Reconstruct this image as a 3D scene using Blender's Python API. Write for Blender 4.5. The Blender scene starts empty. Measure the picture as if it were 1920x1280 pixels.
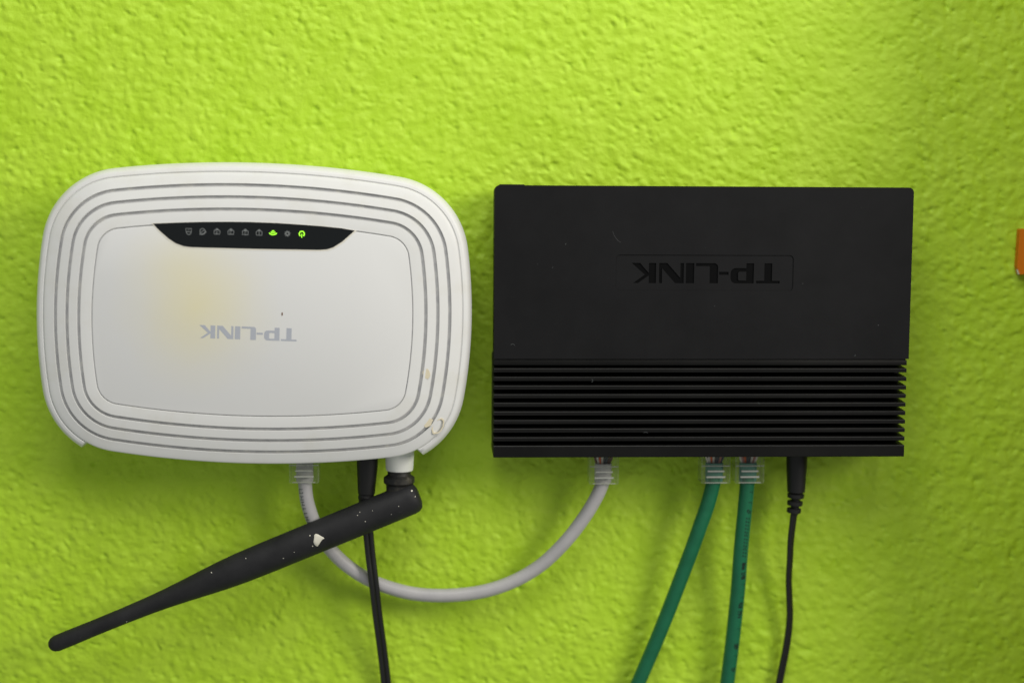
import bpy, bmesh, math, random
import numpy as np
from mathutils import Vector, Matrix

random.seed(7)
S = bpy.context.scene
COL = S.collection
MM = 0.001

# ------------------------------------------------------------------ camera
cam_d = bpy.data.cameras.new('camera')
cam_d.sensor_width = 23.5
cam_d.lens = 35.0
cam_d.clip_start = 0.02
cam_d.clip_end = 50
cam = bpy.data.objects.new('camera', cam_d)
COL.objects.link(cam)
yaw, pitch, roll = 0.04871, 0.09863, -0.005895
fw = Vector((math.sin(yaw) * math.cos(pitch), math.cos(yaw) * math.cos(pitch), -math.sin(pitch)))
rt = Vector((math.cos(yaw), -math.sin(yaw), 0))
dn = fw.cross(rt)
if dn.z > 0:
    dn = -dn
r2 = math.cos(roll) * rt + math.sin(roll) * dn
d2 = -math.sin(roll) * rt + math.cos(roll) * dn
M = Matrix((r2, -d2, -fw)).transposed().to_4x4()
M.translation = Vector((0, -0.6268, 0))
cam.matrix_world = M
cam_d.dof.use_dof = True
cam_d.dof.focus_distance = 0.602
cam_d.dof.aperture_fstop = 2.3
S.camera = cam
S.render.engine = 'CYCLES'

# ------------------------------------------------------------------ light
W = bpy.data.worlds.new('World')
S.world = W
W.use_nodes = True
W.node_tree.nodes['Background'].inputs[0].default_value = (0.97, 1.0, 0.98, 1)
W.node_tree.nodes['Background'].inputs[1].default_value = 0.30


def area(name, loc, aim, size, power, col, size_y=None):
    d = bpy.data.lights.new(name, 'AREA')
    d.energy = power
    d.color = col
    d.size = size
    if size_y:
        d.shape = 'RECTANGLE'
        d.size_y = size_y
    o = bpy.data.objects.new(name, d)
    COL.objects.link(o)
    o.location = loc
    o.rotation_euler = (Vector(aim) - Vector(loc)).to_track_quat('-Z', 'Y').to_euler()
    return o


area('window_light', (0.90, -0.70, 0.36), (0.03, 0, 0.0), 0.38, 8.4, (1.0, 0.95, 0.86), 0.45)
area('room_lamp', (0.02, -0.46, 0.52), (0.02, 0, 0.06), 0.55, 3.2, (1.0, 0.99, 0.95), 0.40)
S.view_settings.view_transform = 'Standard'
S.view_settings.look = 'None'
S.view_settings.exposure = 0.0
S.view_settings.gamma = 1.0


# ------------------------------------------------------------------ materials
def mat(name, col, rough=0.5, spec=0.5, metal=0.0):
    m = bpy.data.materials.new(name)
    m.use_nodes = True
    b = m.node_tree.nodes['Principled BSDF']
    b.inputs['Base Color'].default_value = (*col, 1)
    b.inputs['Roughness'].default_value = rough
    b.inputs['Specular IOR Level'].default_value = spec
    b.inputs['Metallic'].default_value = metal
    return m


def N(m, t, **kw):
    n = m.node_tree.nodes.new(t)
    for k, v in kw.items():
        setattr(n, k, v)
    return n


def LK(m, a, b):
    m.node_tree.links.new(a, b)


def coords(m):
    return N(m, 'ShaderNodeTexCoord').outputs['Object']


def noise(m, scale, detail=3, rough=0.5, vec=None):
    n = N(m, 'ShaderNodeTexNoise')
    n.inputs['Scale'].default_value = scale
    n.inputs['Detail'].default_value = detail
    n.inputs['Roughness'].default_value = rough
    LK(m, vec if vec is not None else coords(m), n.inputs['Vector'])
    return n.outputs['Fac']


def ramp(m, fac, stops):
    r = N(m, 'ShaderNodeValToRGB')
    e = r.color_ramp.elements
    while len(e) > 1:
        e.remove(e[-1])
    for i, (p, c) in enumerate(stops):
        q = e[0] if i == 0 else e.new(p)
        q.position = p
        q.color = (*c, 1) if len(c) == 3 else c
    LK(m, fac, r.inputs[0])
    return r.outputs[0]


def mixc(m, fac, a, b, mode='MIX'):
    x = N(m, 'ShaderNodeMix', data_type='RGBA', blend_type=mode)
    for s, v in ((0, fac), (6, a), (7, b)):
        if isinstance(v, (int, float)):
            x.inputs[s].default_value = v
        elif isinstance(v, tuple):
            x.inputs[s].default_value = (*v, 1)
        else:
            LK(m, v, x.inputs[s])
    return x.outputs[2]


def bump(m, height, dist, strength=1.0):
    b = N(m, 'ShaderNodeBump')
    b.inputs['Strength'].default_value = strength
    b.inputs['Distance'].default_value = dist
    LK(m, height, b.inputs['Height'])
    LK(m, b.outputs[0], m.node_tree.nodes['Principled BSDF'].inputs['Normal'])


def setin(m, name, sock):
    LK(m, sock, m.node_tree.nodes['Principled BSDF'].inputs[name])


# lime roughcast paint
m_wall = mat('lime_paint', (0.40, 0.66, 0.03), 0.55, 0.35)
setin(m_wall, 'Base Color', ramp(m_wall, noise(m_wall, 55, 4, 0.6), [(0.3, (0.393, 0.615, 0.018)), (0.7, (0.453, 0.668, 0.038))]))
bump(m_wall, noise(m_wall, 900, 4, 0.6), 0.00022, 0.8)

# white router plastic
m_white = mat('white_plastic', (0.70, 0.70, 0.69), 0.42, 0.4)
setin(m_white, 'Base Color', mixc(m_white, ramp(m_white, noise(m_white, 60, 5, 0.65), [(0.50, (0, 0, 0)), (0.80, (0.45, 0.45, 0.45))]), (0.70, 0.70, 0.69), (0.60, 0.58, 0.50)))
bump(m_white, noise(m_white, 4200, 2), 0.00004, 0.5)

m_panel = mat('panel_plastic', (0.70, 0.70, 0.69), 0.38, 0.45)
_c = coords(m_panel)
_mp = N(m_panel, 'ShaderNodeMapping')
_mp.inputs['Location'].default_value = (0.022, 0, -0.0065)
LK(m_panel, _c, _mp.inputs['Vector'])
_sc = N(m_panel, 'ShaderNodeVectorMath', operation='MULTIPLY')
_sc.inputs[1].default_value = (1 / 0.034, 0, 1 / 0.040)
LK(m_panel, _mp.outputs[0], _sc.inputs[0])
_ds = N(m_panel, 'ShaderNodeVectorMath', operation='ADD')
_nz = N(m_panel, 'ShaderNodeTexNoise')
_nz.inputs['Scale'].default_value = 38
_nz.inputs['Detail'].default_value = 4
LK(m_panel, _c, _nz.inputs['Vector'])
_sub = N(m_panel, 'ShaderNodeVectorMath', operation='SUBTRACT')
LK(m_panel, _nz.outputs['Color'], _sub.inputs[0])
_sub.inputs[1].default_value = (0.5, 0.5, 0.5)
_s2 = N(m_panel, 'ShaderNodeVectorMath', operation='SCALE')
_s2.inputs['Scale'].default_value = 0.4
LK(m_panel, _sub.outputs[0], _s2.inputs[0])
LK(m_panel, _sc.outputs[0], _ds.inputs[0])
LK(m_panel, _s2.outputs[0], _ds.inputs[1])
_ln = N(m_panel, 'ShaderNodeVectorMath', operation='LENGTH')
LK(m_panel, _ds.outputs[0], _ln.inputs[0])
_yel = ramp(m_panel, _ln.outputs['Value'], [(0.0, (0.78, 0.78, 0.78)), (0.3, (0.52, 0.52, 0.52)), (0.65, (0.18, 0.18, 0.18)), (1.0, (0, 0, 0))])
setin(m_panel, 'Base Color', mixc(m_panel, _yel, (0.69, 0.69, 0.685), (0.75, 0.69, 0.42)))
bump(m_panel, noise(m_panel, 4200, 2), 0.00004, 0.5)

m_dust = mat('grimy_groove_plastic', (0.40, 0.39, 0.37), 0.7, 0.2)
m_slot = mat('grey_slot', (0.35, 0.35, 0.35), 0.8, 0.2)  # mottled grey groove floor, darker than the cover
setin(m_slot, 'Base Color', ramp(m_slot, noise(m_slot, 240, 3), [(0.35, (0.42, 0.42, 0.43)), (0.6, (0.52, 0.52, 0.52)), (0.8, (0.62, 0.61, 0.56))]))
m_cream = mat('cream_edge', (0.72, 0.69, 0.60), 0.4, 0.5)
m_print = mat('grey_print', (0.40, 0.42, 0.47), 0.5, 0.3)
m_gloss = mat('black_window', (0.008, 0.0095, 0.0105), 0.22, 0.25)
m_icon = mat('icon_print', (0.17, 0.18, 0.18), 0.5, 0.3)
m_led = mat('lit_icon', (0.35, 0.8, 0.05), 0.5, 0.3)
_b = m_led.node_tree.nodes['Principled BSDF']
_b.inputs['Emission Color'].default_value = (0.34, 1.0, 0.02, 1)
_b.inputs['Emission Strength'].default_value = 1.0
m_glue = mat('dried_glue', (0.68, 0.61, 0.45), 0.35, 0.5)
m_speck = mat('brown_speck', (0.16, 0.09, 0.06), 0.6, 0.3)
m_fleck = mat('paint_fleck', (0.70, 0.67, 0.57), 0.6, 0.3)

# rubbery black antenna
m_ant = mat('antenna_rubber', (0.021, 0.021, 0.023), 0.6, 0.28)
_v = N(m_ant, 'ShaderNodeTexVoronoi')
_v.inputs['Scale'].default_value = 420
LK(m_ant, coords(m_ant), _v.inputs['Vector'])
_dots = ramp(m_ant, _v.outputs['Distance'], [(0.0, (1, 1, 1)), (0.09, (1, 1, 1)), (0.16, (0, 0, 0))])
_sel = ramp(m_ant, noise(m_ant, 160, 2), [(0.66, (0, 0, 0)), (0.76, (1, 1, 1))])
_f = mixc(m_ant, 1.0, _dots, _sel, 'MULTIPLY')
setin(m_ant, 'Base Color', mixc(m_ant, _f, ramp(m_ant, noise(m_ant, 90, 4, 0.6), [(0.35, (0.012, 0.012, 0.0135)), (0.75, (0.022, 0.022, 0.0235))]), (0.20, 0.20, 0.20)))
bump(m_ant, noise(m_ant, 2600, 3), 0.00006, 0.6)


m_neck = mat('dusty_rubber', (0.02, 0.02, 0.02), 0.5, 0.35)
setin(m_neck, 'Base Color', ramp(m_neck, noise(m_neck, 200, 4, 0.6), [(0.42, (0.011, 0.011, 0.011)), (0.62, (0.035, 0.032, 0.026)), (0.78, (0.10, 0.09, 0.07))]))
m_socket = mat('bright_white_plastic', (0.80, 0.81, 0.77), 0.4, 0.4)


# powder coated switch
def blackmat(name, base, hi, rough, spec=0.4, grain=2600, g=0.00005):
    m = mat(name, base, rough, spec)
    f = ramp(m, noise(m, 45, 5, 0.65), [(0.3, base), (0.8, hi)])
    v = N(m, 'ShaderNodeTexVoronoi')
    v.inputs['Scale'].default_value = 260
    LK(m, coords(m), v.inputs['Vector'])
    dots = ramp(m, v.outputs['Distance'], [(0.0, (1, 1, 1)), (0.035, (1, 1, 1)), (0.07, (0, 0, 0))])
    sel = ramp(m, noise(m, 120, 2), [(0.60, (0, 0, 0)), (0.74, (0.7, 0.7, 0.7))])
    setin(m, 'Base Color', mixc(m, mixc(m, 1.0, dots, sel, 'MULTIPLY'), f, (0.11, 0.11, 0.11)))
    bump(m, noise(m, grain, 2), g, 0.6)
    return m


m_case = blackmat('black_case', (0.0075, 0.0075, 0.0082), (0.0112, 0.0112, 0.0121), 0.6, 0.12)
m_fin = blackmat('black_fin', (0.0045, 0.0045, 0.0043), (0.0085, 0.0085, 0.008), 0.5, 0.14)
m_edge = mat('lit_edge', (0.034, 0.034, 0.033), 0.45, 0.4)  # paler top chamfers: light caught by fin and band edges put into colour
m_deep = mat('black_core', (0.016, 0.016, 0.016), 0.6, 0.3)
m_letter = mat('smooth_black', (0.002, 0.002, 0.0022), 0.4, 0.1)
m_scratch = mat('pale_scratch', (0.035, 0.035, 0.036), 0.5, 0.4)
m_cord = mat('black_cord', (0.008, 0.008, 0.008), 0.34, 0.5)
m_sleeve = mat('black_sleeve', (0.008, 0.008, 0.008), 0.5, 0.4)
m_grey = mat('grey_jacket', (0.43, 0.42, 0.43), 0.45, 0.4)
setin(m_grey, 'Base Color', ramp(m_grey, noise(m_grey, 130, 4), [(0.3, (0.40, 0.39, 0.40)), (0.75, (0.47, 0.46, 0.46))]))
m_green = mat('green_jacket', (0.008, 0.13, 0.066), 0.42, 0.4)
setin(m_green, 'Base Color', ramp(m_green, noise(m_green, 150, 4, 0.65), [(0.3, (0.006, 0.115, 0.050)), (0.62, (0.008, 0.138, 0.062)), (0.86, (0.025, 0.165, 0.085))]))
m_ink = mat('black_ink', (0.012, 0.016, 0.014), 0.6, 0.2)
m_inkgrey = mat('faded_ink', (0.11, 0.12, 0.12), 0.6, 0.2)
m_teal = mat('flattened_green_jacket', (0.05, 0.20, 0.15), 0.4, 0.4)
m_orange = mat('orange_plastic', (0.62, 0.17, 0.004), 0.5, 0.3)
m_paper = mat('pale_chip', (0.6, 0.62, 0.5), 0.6, 0.3)


def clear(name, tint, alpha, rough=0.08):
    m = bpy.data.materials.new(name)
    m.use_nodes = True
    nt = m.node_tree
    nt.nodes.remove(nt.nodes['Principled BSDF'])
    out = nt.nodes['Material Output']
    tr = nt.nodes.new('ShaderNodeBsdfTransparent')
    tr.inputs[0].default_value = (*tint, 1)
    pl = nt.nodes.new('ShaderNodeBsdfPrincipled')
    pl.inputs['Base Color'].default_value = (0.75, 0.76, 0.70, 1)
    pl.inputs['Roughness'].default_value = rough
    mx = nt.nodes.new('ShaderNodeMixShader')
    mx.inputs[0].default_value = alpha
    nt.links.new(tr.outputs[0], mx.inputs[1])
    nt.links.new(pl.outputs[0], mx.inputs[2])
    nt.links.new(mx.outputs[0], out.inputs[0])
    return m


m_clear = clear('clear_plastic', (0.96, 0.97, 0.95), 0.055)
m_clearedge = clear('clear_plastic_edge', (0.9, 0.92, 0.88), 0.20, 0.2)
m_clearbar = clear('clear_bar', (0.9, 0.9, 0.88), 0.38, 0.2)
m_ridge = clear('moulded_ridge', (0.9, 0.9, 0.88), 0.72, 0.25)
wire_cols = {'orange': (0.65, 0.12, 0.025), 'white': (0.68, 0.64, 0.57), 'green': (0.03, 0.17, 0.10), 'blue': (0.06, 0.09, 0.20), 'brown': (0.10, 0.045, 0.025), 'pink': (0.42, 0.18, 0.15), 'dark': (0.05, 0.06, 0.07)}
m_wire = {k: mat(k + '_wire', v, 0.45, 0.4) for k, v in wire_cols.items()}


# ------------------------------------------------------------------ helpers
def link(name, me, m=None, parent=None):
    o = bpy.data.objects.new(name, me)
    COL.objects.link(o)
    if m is not None:
        for x in (m if isinstance(m, (list, tuple)) else [m]):
            me.materials.append(x)
    if parent is not None:
        o.parent = parent
    return o


def mesh(name, verts, faces, m=None, parent=None, smooth=30):
    """verts in millimetres"""
    me = bpy.data.meshes.new(name)
    me.from_pydata([(v[0] * MM, v[1] * MM, v[2] * MM) for v in verts], [], faces)
    bm = bmesh.new()
    bm.from_mesh(me)
    bmesh.ops.recalc_face_normals(bm, faces=bm.faces)
    bm.to_mesh(me)
    bm.free()
    if smooth:
        me.polygons.foreach_set('use_smooth', [True] * len(me.polygons))
        me.set_sharp_from_angle(angle=math.radians(smooth))
    me.update()
    return link(name, me, m, parent)


def thing(name, label, cat, loc=(0, 0, 0), rot=(0, 0, 0), group=None):
    o = bpy.data.objects.new(name, None)
    o.empty_display_size = 0.01
    COL.objects.link(o)
    o.location = [c * MM for c in loc]
    o.rotation_euler = rot
    o['label'] = label
    o['category'] = cat
    if group:
        o['group'] = group
    return o


def box(name, lo, hi, m, parent=None, bev=0.3, seg=2, mat_edge=None):
    bm = bmesh.new()
    bmesh.ops.create_cube(bm, size=1)
    for v in bm.verts:
        v.co = Vector([(lo[i] + (v.co[i] + 0.5) * (hi[i] - lo[i])) * MM for i in range(3)])
    if bev:
        kw = dict(geom=bm.edges[:], offset=bev * MM, segments=seg, profile=0.5, affect='EDGES', clamp_overlap=True)
        if mat_edge is not None:
            kw['material'] = mat_edge
        bmesh.ops.bevel(bm, **kw)
    me = bpy.data.meshes.new(name)
    bm.to_mesh(me)
    bm.free()
    me.polygons.foreach_set('use_smooth', [True] * len(me.polygons))
    me.set_sharp_from_angle(angle=math.radians(40))
    return link(name, me, m, parent)


def catmull(P, step=0.8):
    P = [Vector(p) for p in P]
    Q = [2 * P[0] - P[1]] + P + [2 * P[-1] - P[-2]]
    out = []
    for i in range(1, len(Q) - 2):
        a, b, c, d = Q[i - 1:i + 3]
        n = max(2, int((c - b).length / step))
        for k in range(n):
            t = k / n
            out.append(0.5 * (2 * b + (c - a) * t + (2 * a - 5 * b + 4 * c - d) * t * t + (3 * b - a - 3 * c + d) * t ** 3))
    out.append(P[-1])
    return out


def frames(pts):
    """tangent, front (towards the room), side for each point"""
    fr = []
    for i, p in enumerate(pts):
        t = (pts[min(i + 1, len(pts) - 1)] - pts[max(i - 1, 0)]).normalized()
        f = Vector((0, -1, 0))
        f = f - t * f.dot(t)
        if f.length < 0.05:
            f = Vector((1, 0, 0)) - t * t.x
        f.normalize()
        fr.append((t, f, t.cross(f)))
    return fr


def sweep(name, pts, prof, m, parent, caps=True, scale=None, twist=None):
    """prof: list of (side, front) in mm swept along pts (mm)"""
    fr = frames(pts)
    n = len(prof)
    V, F = [], []
    for i, p in enumerate(pts):
        t, f, s = fr[i]
        k = scale[i] if scale else 1
        a = twist[i] if twist else 0
        ca, sa = math.cos(a), math.sin(a)
        for (u, w) in prof:
            u, w = u * ca - w * sa, u * sa + w * ca
            V.append(p + s * u * k + f * w * k)
    for i in range(len(pts) - 1):
        for j in range(n):
            a, b = i * n + j, i * n + (j + 1) % n
            F.append((a, b, b + n, a + n))
    if caps:
        F.append(tuple(range(n)))
        F.append(tuple(range((len(pts) - 1) * n, len(pts) * n)))
    return mesh(name, V, F, m, parent, 50)


def circ(r, n=20):
    return [(r * math.cos(2 * math.pi * k / n), r * math.sin(2 * math.pi * k / n)) for k in range(n)]


def eight(r, off, n=12):
    """outline of a twin flex: two round cores side by side"""
    a0 = math.acos(min(1, off / r)) * 0.93
    o = [(off + r * math.cos(a), r * math.sin(a)) for a in np.linspace(-(math.pi - a0), math.pi - a0, n)]
    return o + [(-x, -y) for x, y in o]


def lathe(name, axis_pts, m, parent, n=28, smooth=40):
    """axis_pts: list of (x,y,z,radius) in mm"""
    P = [Vector(a[:3]) for a in axis_pts]
    T = (P[-1] - P[0]).normalized()
    f = Vector((0, -1, 0))
    f = (f - T * f.dot(T)).normalized()
    s = T.cross(f)
    V, F = [], []
    for p, a in zip(P, axis_pts):
        for k in range(n):
            q = 2 * math.pi * k / n
            V.append(p + a[3] * (math.cos(q) * f + math.sin(q) * s))
    for i in range(len(P) - 1):
        for j in range(n):
            a, b = i * n + j, i * n + (j + 1) % n
            F.append((a, b, b + n, a + n))
    F.append(tuple(range(n)))
    F.append(tuple(range((len(P) - 1) * n, len(P) * n)))
    return mesh(name, V, F, m, parent, smooth)


def plate(name, polys, y_front, t, m, parent):
    """closed outlines in (x, z) mm, filled with even-odd holes, front face at y_front, t thick"""
    cu = bpy.data.curves.new(name, 'CURVE')
    cu.dimensions = '2D'
    cu.fill_mode = 'BOTH'
    cu.extrude = t / 2 * MM
    for P in polys:
        sp = cu.splines.new('POLY')
        sp.points.add(len(P) - 1)
        for q, (x, z) in zip(sp.points, P):
            q.co = (x * MM, z * MM, 0, 1)
        sp.use_cyclic_u = True
    tmp = bpy.data.objects.new('temp', cu)
    me = bpy.data.meshes.new_from_object(tmp)
    bpy.data.objects.remove(tmp)
    bpy.data.curves.remove(cu)
    me.materials.clear()
    yc = (y_front + t / 2) * MM
    for v in me.vertices:
        x, y, z = v.co
        v.co = (x, yc - z, y)
    me.name = name
    me.update()
    return link(name, me, m, parent)


def strip_mesh(name, strokes, y, m, parent):
    """flat printed strokes: list of (polyline in x,z mm, width)"""
    V, F = [], []
    for k, (P, w) in enumerate(strokes):
        yy = y - 0.012 * k
        P = [Vector((a, b)) for a, b in P]
        closed = (P[0] - P[-1]).length < 1e-6
        n0 = len(V)
        n = len(P)
        for i in range(n):
            if closed:
                a, b = P[(i - 1) % (n - 1)], P[(i + 1) % (n - 1)]
            else:
                a, b = P[max(i - 1, 0)], P[min(i + 1, n - 1)]
            t = (b - a).normalized()
            nn = Vector((-t.y, t.x)) * w / 2
            V.append((P[i].x + nn.x, yy, P[i].y + nn.y))
            V.append((P[i].x - nn.x, yy, P[i].y - nn.y))
        for i in range(n - 1):
            a = n0 + 2 * i
            F.append((a, a + 1, a + 3, a + 2))
    return mesh(name, V, F, m, parent, 0)


def rrect(x0, z0, x1, z1, r, n=6, corners=(1, 1, 1, 1)):
    out = []
    for (cx, cz, a0, on) in ((x1 - r, z1 - r, 0, corners[0]), (x0 + r, z1 - r, 90, corners[1]), (x0 + r, z0 + r, 180, corners[2]), (x1 - r, z0 + r, 270, corners[3])):
        if on:
            for k in range(n + 1):
                a = math.radians(a0 + 90 * k / n)
                out.append((cx + r * math.cos(a), cz + r * math.sin(a)))
        else:
            a = math.radians(a0 + 45)
            out.append((cx + r * math.copysign(1, math.cos(a)), cz + r * math.copysign(1, math.sin(a))))
    return out


def blob(cx, cz, rx, rz, n=14, wob=0.15, rot=0.0, rng=random):
    o = []
    for k in range(n):
        a = 2 * math.pi * k / n
        w = 1 + rng.uniform(-wob, wob)
        x, z = rx * w * math.cos(a), rz * w * math.sin(a)
        o.append((cx + x * math.cos(rot) - z * math.sin(rot), cz + x * math.sin(rot) + z * math.cos(rot)))
    return o


# letter outlines of the maker's name, upright, letter height 1
def arc(cx, cy, r, a0, a1, n=6, sx=1):
    return [(cx + sx * r * math.cos(math.radians(a0 + (a1 - a0) * k / n)), cy + r * math.sin(math.radians(a0 + (a1 - a0) * k / n))) for k in range(n + 1)]


LOGO = [
    # T
    [[(0, 1), (0, 0.87), (0.39, 0.87), (0.39, 0), (0.78, 0), (0.78, 0.87), (1.19, 0.87), (1.19, 1)]],
    # P
    [[(1.31, 0), (1.69, 0), (1.69, 0.24)] + arc(2.22, 0.50, 0.26, -90, 0) + arc(2.22, 0.74, 0.26, 0, 90) + [(1.31, 1)],
     [(1.69, 0.42), (1.69, 0.86), (2.06, 0.86), (2.10, 0.80), (2.10, 0.48), (2.06, 0.42)]],
    # hyphen
    [[(2.58, 0.43), (3.06, 0.43), (3.06, 0.58), (2.58, 0.58)]],
    # L
    [arc(3.31, 0.20, 0.20, 180, 270) + [(4.22, 0), (4.22, 0.15), (3.55, 0.15), (3.53, 0.18), (3.53, 1), (3.11, 1)]],
    # I
    [[(4.31, 0), (4.72, 0), (4.72, 1), (4.31, 1)]],
    # N
    [[(4.83, 0), (5.0, 0), (5.0, 0.74), (5.66, 0), (6.07, 0), (6.07, 1), (5.92, 1), (5.92, 0.26), (5.26, 1), (4.83, 1)]],
    # K
    [[(6.22, 0), (6.58, 0), (6.58, 0.50), (7.02, 0), (7.44, 0), (6.78, 0.58), (7.36, 1), (7.12, 1), (6.58, 0.62), (6.58, 1), (6.22, 1)]],
]


def logo(x0, z0, ux, uz, h):
    """upside-down lettering: origin at the T's foot, reading to the left"""
    out = []
    for L in LOGO:
        out.append([[(x0 - h * x * ux + h * y * uz, z0 - h * x * uz - h * y * ux) for x, y in p] for p in L])
    return out


# ------------------------------------------------------------------ wall
def axis(c0, c1, step, far0, far1):
    mid = list(np.arange(c0, c1 + 1e-6, step))
    lo, hi, s = [], [], step
    x = c0
    while x > far0:
        s *= 1.12
        x -= s
        lo.append(x)
    s, x = step, mid[-1]
    while x < far1:
        s *= 1.12
        x += s
        hi.append(x)
    return np.array(lo[::-1] + mid + hi)


def wall_height(step, nx, nz):
    rng = np.random.default_rng(3)

    def smooth(sx, sz, seed):
        r = np.random.default_rng(seed).normal(size=(nz, nx))
        fx = np.fft.fftfreq(nx)[None]
        fz = np.fft.fftfreq(nz)[:, None]
        g = np.exp(-2 * np.pi ** 2 * ((fx * sx / step) ** 2 + (fz * sz / step) ** 2))
        o = np.fft.ifft2(np.fft.fft2(r) * g).real
        return o / o.std()

    H = np.zeros((nz, nx))
    # droplets of sprayed paint, flattened and overlapping
    R = int(9 / step)
    yy, xx = np.mgrid[-R:R + 1, -R:R + 1] * step
    for i in range(13000):
        ix, iz = rng.integers(0, nx), rng.integers(0, nz)
        a = rng.uniform(1.1, 2.4) * rng.uniform(0.8, 1.2)
        b = a * rng.uniform(0.55, 1.0)
        th = rng.normal(-0.75, 0.6)
        u = (xx * np.cos(th) + yy * np.sin(th)) / a
        v = (-xx * np.sin(th) + yy * np.cos(th)) / b
        d = np.clip(1 - (u * u + v * v), 0, 1)
        h = rng.uniform(0.15, 0.62) * np.sqrt(d) ** 1.3
        jx = (ix + np.arange(-R, R + 1)) % nx
        jz = (iz + np.arange(-R, R + 1)) % nz
        s = H[np.ix_(jz, jx)]
        H[np.ix_(jz, jx)] = np.maximum(s, h + 0.25 * s * (h > 0))
    # the paint film softens the droplets
    F = np.fft.fft2(H)
    fx = np.fft.fftfreq(nx)[None]
    fz = np.fft.fftfreq(nz)[:, None]
    s0 = 0.42
    H = np.fft.ifft2(F * np.exp(-2 * np.pi ** 2 * ((fx * s0 / step) ** 2 + (fz * s0 / step) ** 2))).real
    
    def grain(along, across, ang, seed):
        r = np.random.default_rng(seed).normal(size=(nz, nx))
        gx = fx * np.cos(ang) + fz * np.sin(ang)
        gz = -fx * np.sin(ang) + fz * np.cos(ang)
        o = np.fft.ifft2(np.fft.fft2(r) * np.exp(-2 * np.pi ** 2 * ((gx * along / step) ** 2 + (gz * across / step) ** 2))).real
        return o / o.std()

    # trowel-drawn grain and small pits between the droplets
    H = 0.62 * H + 0.075 * grain(1.25, 0.95, -0.85, 11) + 0.042 * grain(0.7, 0.5, -0.6, 14)
    for seed, ang in ((15, -0.9), (16, -0.4), (17, -1.2)):
        H = H - 0.30 * np.clip(grain(0.85, 0.5, ang, seed) - 1.5, 0, 1.5)
    H = H + 0.14 * smooth(14, 14, 12) + 0.012 * smooth(0.7, 0.7, 13)
    return H - H.mean()


def build_wall():
    st = 0.6
    nx, nz = 900, 650
    H = wall_height(st, nx, nz)
    X = axis(-205, 265, st, -900, 950)
    Z = axis(-220, 90, st, -800, 800)
    gx = ((X + 270) / st) % nx
    gz = ((Z + 280) / st) % nz
    ix, iz = gx.astype(int) % nx, gz.astype(int) % nz
    tx, tz = (gx - np.floor(gx))[None], (gz - np.floor(gz))[:, None]
    ix1, iz1 = (ix + 1) % nx, (iz + 1) % nz
    h = (H[np.ix_(iz, ix)] * (1 - tx) + H[np.ix_(iz, ix1)] * tx) * (1 - tz) + (H[np.ix_(iz1, ix)] * (1 - tx) + H[np.ix_(iz1, ix1)] * tx) * tz
    co = np.empty((len(Z), len(X), 3), np.float32)
    co[..., 0] = X[None] * MM
    co[..., 1] = -h * 1.4 * MM
    co[..., 2] = Z[:, None] * MM
    n, k = len(X), len(Z)
    a = (np.arange(k - 1)[:, None] * n + np.arange(n - 1)[None]).ravel()
    q = np.stack([a, a + 1, a + 1 + n, a + n], 1).astype(np.int32)
    me = bpy.data.meshes.new('wall')
    me.vertices.add(n * k)
    me.vertices.foreach_set('co', co.ravel())
    me.loops.add(q.size)
    me.loops.foreach_set('vertex_index', q.ravel())
    me.polygons.add(len(q))
    me.polygons.foreach_set('loop_start', np.arange(len(q), dtype=np.int32) * 4)
    me.polygons.foreach_set('use_smooth', np.ones(len(q), bool))
    me.update(calc_edges=True)
    me.validate()
    o = link('wall', me, m_wall)
    o['kind'] = 'structure'
    return o


build_wall()

# ------------------------------------------------------------------ white router
RC = (-71.37, -50.45)
RA = 0.0248
router = thing('wireless_router', 'white wireless router mounted upside down on the lime wall, with ringed cover and black antenna', 'router', (RC[0], 0, RC[1]), (0, RA, 0))


def L(x, z):
    """wall millimetres to the router's own frame"""
    dx, dz = x - RC[0], z - RC[1]
    c, s = math.cos(RA), math.sin(RA)
    return (c * dx - s * dz, s * dx + c * dz)


def L3(x, y, z):
    a, b = L(x, z)
    return (a, y, b)


AX, AZ, RX, RZ, R0 = 52.65, 28.51, 159.9, 377.0, 8.756


def ring(r, n=36, m=20):
    lo, hi = 0.0, 1.2
    for _ in range(50):
        mid = (lo + hi) / 2
        if math.hypot(RZ * math.sin(mid) - (AX - RX), AZ - RZ + RZ * math.cos(mid)) < RX:
            lo = mid
        else:
            hi = mid
    at = lo
    cx, cz = RZ * math.sin(at), AZ - RZ + RZ * math.cos(at)
    an = math.atan2(cz, cx - (AX - RX))
    q = []
    for k in range(n):
        a = at * k / (n - 1)
        q.append(((RZ + r) * math.sin(a), AZ - RZ + (RZ + r) * math.cos(a)))
    for k in range(1, m - 1):
        a = math.pi / 2 - at + (an - math.pi / 2 + at) * k / (m - 1)
        q.append((cx + r * math.cos(a), cz + r * math.sin(a)))
    for k in range(n):
        a = an * (1 - k / (n - 1))
        q.append((AX - RX + (RX + r) * math.cos(a), (RX + r) * math.sin(a)))
    full = q + [(x, -z) for x, z in q[::-1][1:]]
    full = full + [(-x, z) for x, z in full[::-1][1:-1]]
    return full


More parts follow.
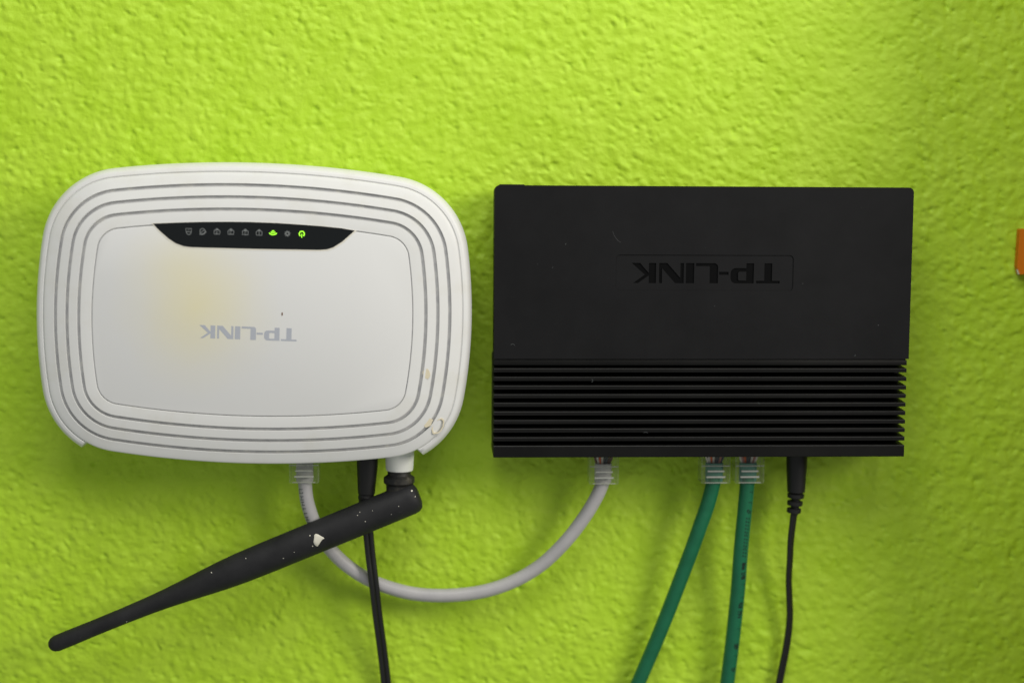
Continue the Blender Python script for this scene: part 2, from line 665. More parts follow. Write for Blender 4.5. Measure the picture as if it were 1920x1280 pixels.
def loft(name, prof, m, parent, cap0=False, cap1=False, rfun=None, midx=None, smooth=35):
    """prof: list of (offset r, y)"""
    V, F = [], []
    seam = ring(28.16)
    n = len(seam)
    for (r, y) in prof:
        R = ring(r)
        if rfun:
            R2 = ring(rfun(r))
            R = [R2[j] if (seam[j][1] < -40 and abs(seam[j][0]) < 63.5) else R[j] for j in range(n)]
        V += [(x, y, z) for x, z in R]
    mats = []
    for i in range(len(prof) - 1):
        for j in range(n):
            a, b = i * n + j, i * n + (j + 1) % n
            F.append((a, b, b + n, a + n))
            mats.append(midx[i] if midx else 0)
    if cap0:
        F.append(tuple(range(n)))
        mats.append(0)
    if cap1:
        F.append(tuple(range((len(prof) - 1) * n, len(prof) * n)))
        mats.append(0)
    o = mesh(name, V, F, m, parent, smooth)
    o.data.polygons.foreach_set('material_index', mats)
    return o


def ysurf(r):
    t = max(0, (r - R0) / (28.16 - R0))
    return -36.0 + 4.0 * t ** 1.7


prof, midx = [(8.3, -35.4), (9.0, -35.4), (9.03, -35.8), (9.17, -35.98)], [1, 0, 0]
GR = (13.95, 18.60, 23.25)
for g in GR:
    for r in np.linspace(prof[-1][0], g - 0.72, 4)[1:]:
        prof.append((r, ysurf(r)))
        midx.append(0)
    y0, y1 = ysurf(g - 0.6), ysurf(g + 0.6)
    prof += [(g - 0.66, y0 + 0.10), (g - 0.58, y0 + 1.25), (g + 0.58, y1 + 1.25), (g + 0.66, y1 + 0.10), (g + 0.72, ysurf(g + 0.72))]
    midx += [0, 0, 1, 0, 0]
for r in np.linspace(prof[-1][0], 27.6, 4)[1:]:
    prof.append((r, ysurf(r)))
    midx.append(0)
prof += [(28.0, ysurf(28.0) + 0.06), (28.16, ysurf(28.16) + 0.25), (28.16, -30.9), (27.0, -30.6)]
midx += [0, 0, 0, 0]
loft('front_cover', prof, [m_white, m_slot], router, midx=midx)

loft('center_panel', [(8.66, -35.3), (8.66, -35.8), (8.54, -35.94), (8.36, -36.0)], m_panel, router, cap0=True, cap1=True, smooth=60)

sh = [(27.2, -30.75), (28.22, -31.35), (28.7, -31.75), (29.3, -31.55)]
for k in range(1, 9):
    a = math.pi / 2 * k / 8
    sh.append((29.3 + 2.75 * math.sin(a), -25.0 - 6.55 * math.cos(a)))
sh += [(32.05, -20), (31.7, -14), (31.0, -8), (29.5, -5.0), (28.5, -4.2)]
loft('back_shell', sh, m_white, router, cap0=True, cap1=True, rfun=lambda r: min(r, 26.4), smooth=40)

# indicator window
win = [(-108.9, -13.45), (-106.33, -16.2), (-102.94, -19.2), (-100.4, -20.9), (-97.31, -22.0), (-94.5, -22.35), (-70, -22.9), (-45.43, -23.2), (-42.6, -22.95), (-40.31, -22.2), (-36.83, -19.95), (-32.1, -15.75), (-37.21, -14.85), (-45.0, -14.1), (-53.52, -13.5), (-62.0, -13.0), (-71.83, -12.65), (-80.5, -12.6), (-90.08, -12.7), (-99.5, -13.0)]
bord = [(-109.5, -13.3), (-107.0, -16.3), (-103.4, -19.7), (-100.7, -21.4), (-97.4, -22.5), (-94.5, -22.9), (-70, -23.45), (-45.4, -23.75), (-42.3, -23.5), (-39.9, -22.7), (-36.3, -20.35), (-31.3, -15.75), (-37.21, -14.78), (-45.0, -14.03), (-53.52, -13.43), (-62.0, -12.93), (-71.83, -12.58), (-80.5, -12.53), (-90.08, -12.63), (-99.5, -12.93)]
window = plate('indicator_window', [[L(*p) for p in win]], -36.16, 0.4, m_gloss, router)
plate('window_rim', [[L(*p) for p in bord]], -36.07, 0.3, m_cream, window)


def circle(cx, cz, r, a0=0, a1=360, n=16):
    return [(cx + r * math.cos(math.radians(a0 + (a1 - a0) * k / n)), cz + r * math.sin(math.radians(a0 + (a1 - a0) * k / n))) for k in range(n + 1)]


def icon_shapes():
    w = 0.24
    sh = []
    # lock shield
    sh.append([([(-1.0, 1.0), (1.0, 1.0), (0.85, -0.2), (0.55, -0.85), (0.2, -1.05), (-0.2, -1.05), (-0.55, -0.85), (-0.85, -0.2), (-1.0, 1.0)], w), ([(-0.85, -0.1), (0.85, -0.1)], w), ([(-0.4, 0.45), (0.4, 0.45)], 0.12)])
    # globe with plug
    sh.append([(circle(-0.1, 0.15, 0.88), w), ([(-0.6, -0.25), (0.45, 0.55)], 0.2), ([(-1.05, -0.95), (-0.2, -1.05), (0.5, -0.75), (1.15, -0.1), (0.75, 0.45)], w), ([(-1.05, -0.95), (-0.85, -0.45)], w)])
    # four socket icons, digits upside down
    dig = {4: [([(0.25, -0.6), (-0.25, -0.6), (-0.25, 0.35)], 0.16), ([(-0.3, 0.0), (0.45, 0.0), (-0.2, -0.6)], 0.14)],
           3: [([(0.35, -0.55), (-0.3, -0.55), (-0.3, 0.4), (0.35, 0.4)], 0.15), ([(-0.25, -0.05), (0.25, -0.05)], 0.13)],
           2: [([(0.35, -0.55), (-0.3, -0.55), (-0.3, -0.1), (0.3, -0.05), (0.3, 0.4), (-0.35, 0.4)], 0.15)],
           1: [([(0.0, -0.6), (0.0, 0.4)], 0.2)]}
    for d in (4, 3, 2, 1):
        sh.append([([(-1.0, 0.35), (-0.95, -0.75), (0.95, -0.75), (1.0, 0.35), (0.75, 0.62), (-0.75, 0.62), (-1.0, 0.35)], w), ([(-0.5, 0.85), (0.5, 0.85)], 0.42), ([(-0.25, 1.1), (0.25, 1.1)], 0.3)] + dig[d])
    # wireless waves, upside down
    sh.append([(circle(0, 0.9, 0.32, 200, 340, 8), 0.36), (circle(0, 0.9, 0.92, 215, 325, 10), 0.30), (circle(0, 0.9, 1.55, 216, 324, 12), 0.34)])
    # gear
    g = [(circle(0, 0, 0.55), 0.42)]
    for k in range(8):
        a = math.radians(45 * k + 10)
        g.append(([(0.6 * math.cos(a), 0.6 * math.sin(a)), (1.05 * math.cos(a), 1.05 * math.sin(a))], 0.3))
    sh.append(g)
    # power sign, upside down
    sh.append([(circle(0, 0.1, 0.86, -55, 235, 20), 0.36), ([(0, 0.1), (0, -1.2)], 0.28)])
    return sh


ICON_AT = [(-95.4, -16.37), (-90.05, -16.4), (-84.66, -16.5), (-79.39, -16.55), (-73.9, -16.68), (-68.62, -16.82), (-63.33, -16.75), (-57.83, -17.02), (-52.33, -17.2)]
for k, (shape, at) in enumerate(zip(icon_shapes(), ICON_AT)):
    cx, cz = L(*at)
    lit = k in (6, 8)
    st = [([(cx + 1.12 * x, cz + 1.12 * z) for x, z in P], w * 1.12) for P, w in shape]
    o = strip_mesh('icon', st, -36.2, m_led if lit else m_icon, window)
    if lit:
        o['label'] = 'lit green wireless icon' if k == 6 else 'lit green power icon'

# printed name, one piece per letter
t0, k0 = L(-54.55, -53.55), L(-91.9, -52.25)
d = Vector((t0[0] - k0[0], t0[1] - k0[1]))
h = d.length / 7.44
d.normalize()
for polys in logo(t0[0], t0[1], d.x, d.y, h):
    plate('letter', polys, -36.05, 0.2, m_print, router)

# blemishes
plate('brown_speck', [blob(*L(-60.15, -48.0), 0.32, 0.75, 10, 0.2)], -36.06, 0.15, m_speck, router)
plate('glue_spot', [blob(*L(-4.4, -71.3), 1.5, 2.0, 16, 0.12, 0.2)], -35.35, 0.3, m_glue, router)
gx, gz = L(0.0, -92.2)
outer = blob(gx, gz, 2.1, 3.5, 22, 0.09, -0.5)
inner = [(gx + (x - gx) * 0.80, gz + (z - gz) * 0.84) for x, z in outer]
o = plate('glue_spot', [outer, inner], -33.1, 0.6, m_glue, router)
plate('glue_spot', [blob(*L(-3.9, -90.6), 1.5, 2.1, 12, 0.2, -0.7)], -33.95, 0.6, m_glue, router)

# antenna
lathe('antenna_socket', [L3(-15.3, -18, -100.5) + (5.9,), L3(-15.36, -18, -105) + (5.8,), L3(-15.46, -18, -111.6) + (5.55,), L3(-15.47, -18, -112.4) + (5.35,), L3(-15.48, -18, -112.6) + (5.0,)], m_socket, router)


def A3(t, off=0):
    a, b = Vector((-7.6, -20.0, -122.3)), Vector((-156.2, -20.0, -183.5))
    return a + (b - a) * t


rodprof = [(0.0, 3.6), (0.004, 5.2), (0.012, 6.1), (0.024, 6.45), (0.10, 6.5), (0.30, 6.45), (0.42, 6.4), (0.48, 6.25), (0.53, 5.85), (0.58, 5.2), (0.63, 4.5), (0.68, 3.9), (0.73, 3.5), (0.80, 3.25), (0.88, 3.2), (0.95, 3.32), (0.979, 3.3), (0.989, 2.85), (0.9955, 2.05), (0.999, 1.0), (1.0, 0.3)]
fine = []
for (ta, ra), (tb, rb) in zip(rodprof[:-1], rodprof[1:]):
    fine.append((ta, ra))
ant = lathe('antenna', [L3(*A3(t)) + (r,) for t, r in fine] + [L3(*A3(1.0)) + (0.3,)], m_ant, router, 36, 45)
nk = [(-112.2, 4.7), (-114.0, 4.65), (-114.3, 4.8), (-115.3, 6.2), (-117.3, 6.25), (-118.4, 5.3), (-120.2, 5.2), (-123.0, 5.2)]
lathe('antenna_neck', [L3(-15.6, -18.3, z) + (r,) for z, r in nk], m_neck, ant, 32, 35)


def on_rod(x, z, lift=0.03):
    a, b = A3(0), A3(1)
    ax = (b - a).normalized()
    p = Vector((x, -20, z))
    t = (p - a).dot(ax)
    off = (p - a) - ax * t
    tt = t / (b - a).length
    r = np.interp(tt, [q[0] for q in rodprof], [q[1] for q in rodprof])
    dd = min(off.length, r * 0.98)
    return L3(x, -20 - math.sqrt(r * r - dd * dd) - lift, z)


flk = [(-49.25, -137.0), (-48.6, -136.55), (-47.6, -136.8), (-46.6, -137.4), (-45.5, -138.0), (-45.15, -138.35), (-46.0, -138.9), (-46.6, -139.7), (-47.2, -140.7), (-47.9, -141.7), (-48.5, -141.6), (-49.2, -140.8), (-49.55, -139.8), (-49.3, -138.4)]
cx_, cz_ = -47.6, -138.7
V, F = [on_rod(cx_, cz_, 0.25)], []
for kk, (s_, l_) in enumerate(((0.5, 0.24), (0.9, 0.2), (1.0, 0.0))):
    V += [on_rod(cx_ + (x - cx_) * s_, cz_ + (z - cz_) * s_, l_) for x, z in flk]
nf = len(flk)
for j in range(nf):
    F.append((0, 1 + j, 1 + (j + 1) % nf))
    for q in range(2):
        a, b = 1 + q * nf + j, 1 + q * nf + (j + 1) % nf
        F.append((a, b, b + nf, a + nf))
mesh('paint_fleck', V, F, m_fleck, ant, 40)
V, F = [], []
for (u, v, r) in ((-10.4, -119.6, .34), (-50.9, -137.3, .26), (-44.6, -130.3, .34), (-49.9, -141.5, .25), (-21, -121.6, .17), (-23.4, -123.0, .17), (-31.1, -128.0, .17), (-32.0, -129.2, .17), (-15.6, -125.5, .2), (-9.0, -121.8, .2), (-28.9, -131.6, .2), (-61.5, -146.4, .24), (-18.5, -128.8, .14), (-68.5, -139.5, .2), (-97.9, -152.9, .22), (-90.3, -152.5, .26), (-41.0, -128.4, .2), (-57.2, -143.9, .16), (-76.5, -146.6, .18), (-124.6, -172.8, .2), (-38.2, -128.6, .14), (-26.0, -127.3, .12), (-60.4, -136.9, .14), (-106, -158.4, .14)):
    a_, b_ = A3(0), A3(1)
    ax_ = (b_ - a_).normalized()
    d_ = Vector((u, -20, v)) - a_
    if (d_ - ax_ * d_.dot(ax_)).length > 0.8 * np.interp(d_.dot(ax_) / (b_ - a_).length, [q[0] for q in rodprof], [q[1] for q in rodprof]):
        continue
    n0 = len(V)
    for x, z in blob(u, v, r, r * 0.85, 8, 0.2):
        V.append(on_rod(x, z, 0.05))
    F.append(tuple(range(n0, n0 + 8)))
sp = mesh('paint_speckles', V, F, m_fleck, ant, 0)
sp['kind'] = 'stuff'

# ------------------------------------------------------------------ black switch
SX0, SX1, SXF = 21.95, 187.05, 186.35
switch = thing('network_switch', 'black finned network switch fixed upside down to the lime wall beside the white router', 'network switch', (104.5, 0, -51.5))


def D(x, z):
    return (x - 104.5, z + 51.5)


YF = -32.0
outline = [D(*p) for p in rrect(SX0, -65.72, SX1, 2.0, 2.0, 6, (1, 1, 0, 0))]
recess = [D(*p) for p in rrect(69.56, -38.85, 139.9, -24.75, 1.7, 5)]
recess2 = [D(*p) for p in rrect(69.50, -38.91, 139.96, -24.69, 1.7, 5)]
plate('front_plate', [outline, recess], YF, 0.32, m_case, switch)
letters = logo(*D(134.55, -28.0), 1.0, 0.0, 58.7 / 7.44)
holes = [p for Lt in letters for p in Lt]
# thin plates: the lettered plate, then the smooth floor seen through the letters
nameplate = plate('name_plate', [recess2] + holes, YF + 0.33, 0.45, m_case, switch)
for Lt in letters:
    plate('letter', [Lt[0]], YF + 0.76, 0.1, m_letter, nameplate)
# case body behind the front plate: tapered, rounded
bm = bmesh.new()


def case_body():
    fr = rrect(SX0 + 0.02, -65.70, SX1 - 0.02, 1.98, 2.0, 6, (1, 1, 0, 0))
    V, F = [], []
    secs = [(YF + 0.8, 0.0), (YF + 10, 0.1), (-5.0, 0.5), (-4.2, 1.2)]
    cx, cz = 104.5, -32
    n = len(fr)
    for y, ins in secs:
        for x, z in fr:
            xx = x - math.copysign(ins, x - cx)
            zz = z - ins if z > cz else z
            a, b = D(xx, zz)
            V.append((a, y, b))
    for i in range(len(secs) - 1):
        for j in range(n):
            a, b = i * n + j, i * n + (j + 1) % n
            F.append((a, b, b + n, a + n))
    F.append(tuple(range(n)))
    F.append(tuple(range((len(secs) - 1) * n, len(secs) * n)))
    return mesh('case_body', V, F, m_case, switch, 35)


case_body()
# side skin that carries the front plate's edge back to the body
rim_o = [D(*p) for p in rrect(SX0 + 0.03, -65.69, SX1 - 0.03, 1.97, 2.0, 6, (1, 1, 0, 0))]
rim_i = [D(*p) for p in rrect(SX0 + 1.5, -64.2, SX1 - 1.5, 0.5, 1.0, 6, (1, 1, 0, 0))]
plate('front_rim', [rim_o, rim_i], YF + 0.322, 0.5, m_case, switch)


def dbox(name, x0, x1, y0, y1, z0, z1, m, bev=0.15, seg=2):
    a, b = D(x0, z0), D(x1, z1)
    return box(name, (a[0], y0, a[1]), (b[0], y1, b[1]), m, switch, bev, seg)


# core behind the cooling fins
dbox('heat_sink_core', SX0 + 0.1, SXF - 0.1, -22.0, -4.4, -104.6, -65.9, m_deep, 0.1)
# lintel strip just under the front plate
dbox('fin_strip', SX0, SXF, YF + 0.05, -21.9, -68.25, -66.35, m_fin, 0.12)
box('joint_groove', (*[D(SX0 + .3, 0)[0], -31.2, D(0, -66.5)[1]],), (D(SXF - .3, 0)[0], -21.0, D(0, -65.65)[1]), m_deep, switch, 0.05)


def fin_mesh(z):
    # tapered fin: thin at the front, thicker at its root
    pr = [(-32.0 + 0.18, z), (-32.0, z - 0.16), (-32.0, z - 1.40), (-32.0 + 0.12, z - 1.52), (-21.9, z - 1.95), (-21.9, z + 0.62)]
    V, F = [], []
    for x in (SX0, SXF):
        for y, zz in pr:
            a, b = D(x, zz)
            V.append((a, y, b))
    n = len(pr)
    for j in range(n):
        F.append((j, (j + 1) % n, (j + 1) % n + n, j + n))
    F.append(tuple(range(n)))
    F.append(tuple(range(n, 2 * n)))
    return V, F


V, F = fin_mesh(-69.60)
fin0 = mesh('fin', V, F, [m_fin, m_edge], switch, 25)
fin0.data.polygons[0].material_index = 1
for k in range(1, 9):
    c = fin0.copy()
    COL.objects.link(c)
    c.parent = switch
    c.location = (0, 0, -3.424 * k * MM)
# bottom band with sloping top
pr = [(-32.0 + 0.15, -100.42), (-32.0, -100.58), (-32.0, -104.75), (-31.8, -105.0), (-4.4, -105.0), (-4.4, -104.0), (-21.9, -99.8)]
V, F = [], []
for x in (SX0, SXF):
    for y, zz in pr:
        a, b = D(x, zz)
        V.append((a, y, b))
n = len(pr)
for j in range(n):
    F.append((j, (j + 1) % n, (j + 1) % n + n, j + n))
F.append(tuple(range(n)))
F.append(tuple(range(n, 2 * n)))
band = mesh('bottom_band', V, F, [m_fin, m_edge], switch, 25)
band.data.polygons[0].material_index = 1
# a small raised lip on the back edge of the case top
dbox('mounting_lip', 24.5, 34.2, -20, -8, 1.2, 2.35, m_case, 0.2)
# scratch and specks on the face
sc = [D(68.2, -15.6), D(68.6, -17.0), D(69.4, -18.3), D(70.4, -19.4), D(71.4, -20.0)]
strip_mesh('scratch', [(sc, 0.16)], YF - 0.01, m_scratch, switch)


lint = []
for (u, v, l) in ((60.5, -75.0, 1.3), (83.0, -95.4, 1.6), (30.0, -60.5, 1.5), (127.0, -83.0, 0.9), (165.0, -64.6, 0.8), (50.0, -20.5, 0.6), (44.5, -30.0, 0.5)):
    a = random.uniform(0, 6.28)
    lint.append(([D(u + l * t * math.cos(a + 1.3 * t), v + l * t * math.sin(a + 1.3 * t)) for t in (0, 0.25, 0.5, 0.75, 1.0)], 0.10))
o = strip_mesh('lint', lint, YF - 0.06, m_inkgrey, switch)
o['kind'] = 'stuff'


# ------------------------------------------------------------------ cables
def surf_pt(pts, fr, s, ang, r, rad):
    i = min(int(s), len(pts) - 1)
    t, f, sd = fr[i]
    return pts[i] + rad * (math.cos(ang) * f + math.sin(ang) * sd)


class Skin:
    """small printed marks that hug the surface of a round cable"""

    def __init__(self, pts, r):
        self.p, self.f, self.r = pts, frames(pts), r
        self.cum = [0]
        for a, b in zip(pts[:-1], pts[1:]):
            self.cum.append(self.cum[-1] + (b - a).length)
        self.V, self.F = [], []

    def at(self, s, ang):
        i = int(np.searchsorted(self.cum, s)) - 1
        i = max(0, min(i, len(self.p) - 2))
        u = (s - self.cum[i]) / (self.cum[i + 1] - self.cum[i])
        c = self.p[i].lerp(self.p[i + 1], u)
        f = self.f[i][1].lerp(self.f[i + 1][1], u)
        sd = self.f[i][2].lerp(self.f[i + 1][2], u)
        return c + (self.r + 0.04) * (math.cos(ang) * f + math.sin(ang) * sd)

    def rect(self, s0, s1, a0, a1):
        n = len(self.V)
        m = max(1, int(abs(a1 - a0) / 0.25))
        for k in range(m + 1):
            a = a0 + (a1 - a0) * k / m
            self.V += [self.at(s0, a), self.at(s1, a)]
        for k in range(m):
            self.F.append((n + 2 * k, n + 2 * k + 1, n + 2 * k + 3, n + 2 * k + 2))

    def dot(self, s, a, w=0.3):
        w *= 1.55
        self.rect(s - w / 2, s + w / 2, a - w / 2 / self.r, a + w / 2 / self.r)


def rj45(name_parent, x, y, z_end, tilt, wires, jacket_mat, r_jacket, length=20.5, w=11.9):
    """clear plug pointing up into a socket; z_end is its lower end"""
    root = box('plug', (x - w / 2, y - 3.9, z_end), (x + w / 2, y + 3.9, z_end + length), [m_clear, m_clearedge], name_parent, 0.35, 1, 1)
    # the wires fan out above the gripped jacket
    z1 = z_end + 8.0
    for k, cname in enumerate(wires):
        xo = (k - (len(wires) - 1) / 2) * 1.02
        xi = (k - (len(wires) - 1) / 2) * 0.78
        P = catmull([(x + xi, y + 0.2, z1 - 0.6), (x + xi * 1.05, y - 0.4, z1 + 0.9), (x + xo, y - 0.8, z1 + 3.0), (x + xo, y - 0.8, z_end + length - 1.5)], 1.2)
        sweep('wire', P, circ(0.46, 8), m_wire[cname], root)
    # jacket, squeezed flat inside the plug
    prof = [(a * 1.22, b * 0.8) for a, b in circ(r_jacket, 20)]
    P = [Vector((x, y, z_end + 0.3)), Vector((x, y, z_end + 3)), Vector((x, y, z1))]
    sweep('gripped_jacket', P, prof, jacket_mat, root)
    # moulded bars on the face
    for (dz, hh, ww, mm) in ((7.35, 0.45, 5.8, m_clearbar), (5.15, 0.65, 3.5, m_ridge), (2.75, 0.7, 3.9, m_ridge), (0.4, 0.45, 4.6, m_clearbar)):
        box('grip_bar', (x - ww, y - 4.15, z_end + dz - hh / 2), (x + ww, y - 3.6, z_end + dz + hh / 2), mm, root, 0.15, 1)
    # spring latch on the wall side
    V = [(x - 3, y + 3.9, z_end + 13), (x + 3, y + 3.9, z_end + 13), (x + 2.6, y + 6.4, z_end + 1.5), (x - 2.6, y + 6.4, z_end + 1.5), (x - 3, y + 4.9, z_end + 13), (x + 3, y + 4.9, z_end + 13), (x + 2.6, y + 7.2, z_end + 1.5), (x - 2.6, y + 7.2, z_end + 1.5)]
    mesh('latch', V, [(0, 1, 2, 3), (4, 5, 6, 7), (0, 1, 5, 4), (2, 3, 7, 6), (0, 3, 7, 4), (1, 2, 6, 5)], [m_clear], root, 0)
    return root


# grey patch cable between the two boxes
GREY = [(-53.85, -16, -115.9), (-53.58, -16, -118.6), (-52.78, -16, -125.64), (-49.96, -14.5, -135.2), (-45.38, -13, -143.96), (-38.4, -11, -152.26), (-28.71, -9, -159.54), (-17.78, -8, -164.14), (-6.78, -8, -166.47), (6.46, -8, -166.79), (19.71, -8, -165.08), (31.81, -9, -160.61), (42.75, -10, -153.68), (52.44, -12, -143.61), (59.95, -13, -133.39), (64.8, -14, -124.76), (67.1, -14, -119.4), (67.5, -14, -117.5)]
gp = catmull(GREY)
cable = thing('grey_patch_cable', 'light grey network cable looping from the white router to the black switch', 'cable', (0, 0, 0))
sweep('jacket', gp, circ(2.78, 24), m_grey, cable)
sk = Skin(gp, 2.85)
ink = [(5.0, 'G'), (7.6, 'H'), (9.6, 'M'), (11.6, 'F'), (13.6, 'L'), (15.8, 'H'), (17.6, 'I'), (19.6, 'L')]
A0 = 0.30
for s0, g in ink:
    a0, a1 = A0, A0 + 0.62
    if g == 'G':
        sk.rect(s0 - 0.9, s0 - 0.62, a0, a1); sk.rect(s0 + 0.62, s0 + 0.9, a0, a1); sk.rect(s0 - 0.9, s0 + 0.9, a1, a1 + 0.09); sk.rect(s0 + 0.1, s0 + 0.9, a0, a0 + 0.09)
    elif g in 'HM':
        sk.rect(s0 - 0.75, s0 - 0.45, a0, a1); sk.rect(s0 + 0.45, s0 + 0.75, a0, a1); sk.rect(s0 - 0.5, s0 + 0.5, a0 + 0.28, a0 + 0.38)
    else:
        sk.rect(s0 - 0.18, s0 + 0.14, a0, a1); sk.rect(s0 - 0.1, s0 + 0.7, a1 - 0.1, a1)
pr_ = mesh('printing', sk.V, sk.F, m_inkgrey, cable, 0)
pr_['kind'] = 'stuff'
rj45(cable, -53.7, -16, -117.4, 0, ['brown', 'white', 'dark', 'white', 'dark', 'white', 'brown', 'dark'], m_grey, 2.85)
rj45(cable, 67.45, -14, -118.7, 0, ['brown', 'white', 'orange', 'white', 'dark', 'dark', 'brown', 'brown'], m_grey, 2.85)

# two green cables
G1 = [(113.1, -14, -116.5), (112.95, -14, -118.9), (110.93, -13.5, -127.94), (108.09, -13, -136.96), (104.89, -12, -147.26), (101.11, -10.5, -158.88), (96.44, -9, -172.84), (91.29, -7.5, -187.38), (86.22, -6.5, -200.49), (79.59, -5.5, -217.37), (70.5, -5.2, -239.0), (58.0, -5.2, -268.0)]
G2 = [(127.1, -14, -116.5), (127.03, -14, -118.99), (126.28, -13.5, -131.35), (125.68, -13, -140.41), (125.21, -12, -150.75), (124.88, -10.5, -163.56), (124.29, -9, -175.33), (123.4, -8, -188.19), (122.27, -7, -201.14), (120.74, -6, -217.64), (118.4, -5.4, -238.0), (115.0, -5.2, -268.0)]
grp = 'green network cables hanging from the black switch'
g1 = thing('green_network_cable', 'green network cable without printing, slanting down to the left below the black switch', 'cable', (0, 0, 0), group=grp)
p1 = catmull(G1)
sweep('jacket', p1, circ(3.0, 24), m_green, g1)
rj45(g1, 113.25, -14, -118.5, 0, ['white', 'white', 'orange', 'white', 'dark', 'dark', 'pink', 'dark'], m_teal, 3.0)
g2 = thing('green_network_cable', 'green network cable with black dotted printing, hanging nearly straight below the black switch', 'cable', (0, 0, 0), group=grp)
p2 = catmull(G2)
sweep('jacket', p2, circ(3.0, 24), m_green, g2)
rj45(g2, 127.2, -14, -118.5, 0, ['white', 'pink', 'orange', 'dark', 'dark', 'white', 'pink', 'white'], m_teal, 3.0)
sk = Skin(p2, 3.0)
rng = random.Random(5)
B = -0.18   # printing sits right of the middle
for s in (5.6, 9.9):
    sk.rect(s - 0.12, s + 0.12, B - 0.62, B)
    sk.rect(s - 0.1, s + 0.75, B - 0.62, B - 0.52)
for s0, rows in ((13.2, 3), (35.8, 5), (40.0, 5), (53.2, 4), (57.0, 5), (71.5, 4), (82.0, 3), (93.0, 4), (97.4, 4)):
    for i in range(rows):
        for j in range(4):
            if rng.random() < 0.78:
                sk.dot(s0 + i * 0.62, B - 0.02 - j * 0.155, 0.34)
s = 16.6
while s < 33:
    sk.dot(s, B + 0.02, 0.36)
    sk.dot(s + 0.25, B - 0.34, 0.36)
    if rng.random() < 0.35:
        sk.dot(s + 0.9, B - 0.17, 0.3)
    s += 1.45
for s in (45.0, 50.6, 64.6, 76.4):
    sk.rect(s - 0.13, s + 0.13, B - 0.5, B - 0.05)
    sk.rect(s - 0.13, s + 1.0, B - 0.58, B - 0.5)
pr_ = mesh('printing', sk.V, sk.F, m_ink, g2, 0)
pr_['kind'] = 'stuff'

# power lead of the router
pc1 = thing('power_cord', 'thin black twin power lead of the white router, passing behind its antenna', 'power cord', (0, 0, 0))
lathe('power_plug', [(-28.4, -16, -100, 4.2), (-28.45, -16, -106, 4.3), (-28.5, -16, -111, 4.25), (-28.8, -16, -119, 3.65), (-28.9, -16, -122.3, 3.45), (-28.9, -16, -122.6, 3.2), (-28.95, -16, -123.3, 3.15), (-28.95, -16, -123.6, 3.4), (-29.0, -15.8, -126.5, 2.9), (-29.0, -15.5, -128.5, 2.3)], m_sleeve, pc1, 28, 25)
PC1 = [(-28.9, -15.6, -126.8), (-28.79, -14.6, -130.45), (-28.42, -14.0, -137.3), (-27.4, -14.0, -148.5), (-25.88, -14.2, -161.6), (-24.55, -10.5, -176.15), (-22.94, -7, -190.63), (-21.49, -5, -204.97), (-20.0, -4.6, -220.75), (-17.5, -4.4, -243), (-14.0, -4.4, -268)]
q = catmull(PC1)
sweep('cord', q, eight(1.16, 1.02), m_cord, pc1, twist=[0.25 + 0.25 * math.sin(i * 0.03) for i in range(len(q))])

# power lead of the switch
pc2 = thing('power_cord', 'black power lead of the black switch, with ribbed strain relief', 'power cord', (0, 0, 0))
lathe('power_plug', [(147.35, -14, -100, 4.2), (147.35, -14, -106, 4.3), (147.4, -14, -111, 4.25), (147.4, -14, -116, 3.95), (147.4, -14, -121.5, 3.7), (147.4, -14, -122.6, 3.62), (147.4, -14, -122.9, 3.3)], m_sleeve, pc2, 28, 25)
lathe('strain_relief', [(147.4, -14, -122.5, 1.9), (147.25, -13.9, -126, 1.8), (147.0, -13.8, -132.2, 1.6)], m_sleeve, pc2, 16, 40)
for (zc, xc, r) in ((-124.35, 147.35, 3.45), (-127.45, 147.1, 3.2), (-130.55, 146.75, 2.95)):
    lathe('rib', [(xc, -13.9, zc + 0.95, r * 0.9), (xc, -13.9, zc + 0.75, r), (xc - 0.1, -13.9, zc - 0.75, r * 0.98), (xc - 0.1, -13.9, zc - 0.95, r * 0.88)], m_sleeve, pc2, 24, 25)
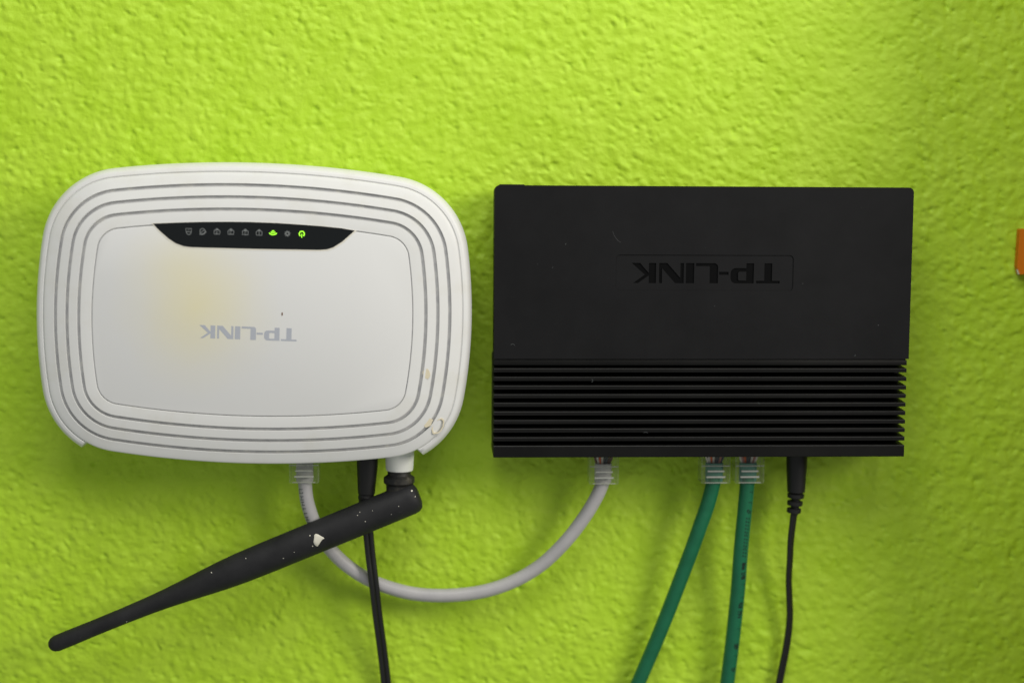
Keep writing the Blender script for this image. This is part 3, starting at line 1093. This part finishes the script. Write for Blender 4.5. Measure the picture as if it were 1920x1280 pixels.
PC2 = [(147.0, -13.7, -131.5), (146.7, -13.4, -134), (146.23, -12, -142.99), (146.47, -10, -152.5), (146.69, -8, -160.95), (147.35, -7, -169.21), (147.97, -6, -176.36), (147.92, -5, -183.55), (146.9, -4.5, -192.92), (145.51, -4.0, -201.7), (143.0, -4.0, -217), (139.5, -4.0, -240), (135, -4.0, -268)]
q = catmull(PC2)
sweep('cord', q, eight(1.02, 0.62), m_cord, pc2, twist=[0.55 + 0.3 * math.sin(i * 0.05) for i in range(len(q))])

# ------------------------------------------------------------------ unseen cabinet, added past the right edge to shade that end of the wall
m_wood = mat('brown_wood', (0.22, 0.12, 0.055), 0.5, 0.3)
_wv = N(m_wood, 'ShaderNodeMapping')
_wv.inputs['Scale'].default_value = (30, 30, 3)
LK(m_wood, coords(m_wood), _wv.inputs['Vector'])
setin(m_wood, 'Base Color', ramp(m_wood, noise(m_wood, 3, 5, 0.6, _wv.outputs[0]), [(0.3, (0.17, 0.09, 0.04)), (0.7, (0.27, 0.15, 0.07))]))
cab = thing('unseen_cabinet', 'brown wooden cabinet on the wall past the right edge, next to the orange plate', 'cabinet', (345, 0, 0))
box('cabinet_side', (-79, -99, -420), (-61, -1, 420), m_wood, cab, 1.0, 2)
box('cabinet_door', (-61.5, -103, -419), (260, -85, 419), m_wood, cab, 2.0, 2)
box('door_knob', (-45, -121, -20), (-25, -102.5, 0), m_fleck, cab, 6.0, 4)

# ------------------------------------------------------------------ orange block at the edge
org = thing('orange_plate', 'small flat orange plastic plate on the wall at the right edge', 'plastic plate', (252.2, 0, -24))
V, F = [], []
front = [(-11.3, 9.0), (-11.0, 9.35), (14, 9.4), (14, -9.5), (-10.9, -9.5), (-11.8, -6.5)]
for y in (-4.0, -0.6):
    V += [(x, y, z) for x, z in front]
n = len(front)
for j in range(n):
    F.append((j, (j + 1) % n, (j + 1) % n + n, j + n))
F += [tuple(range(n)), tuple(range(n, 2 * n))]
mesh('plate_body', V, F, m_orange, org, 0)
mesh('chipped_corner', [(-12.0, -4.0, -7.5), (-11.7, -4.12, -7.4), (-10.85, -4.12, -9.3), (-11.2, -4.0, -9.5), (-12.0, -3, -7.5), (-11.2, -3, -9.5)], [(0, 1, 2, 3), (0, 3, 5, 4)], m_paper, org, 0)
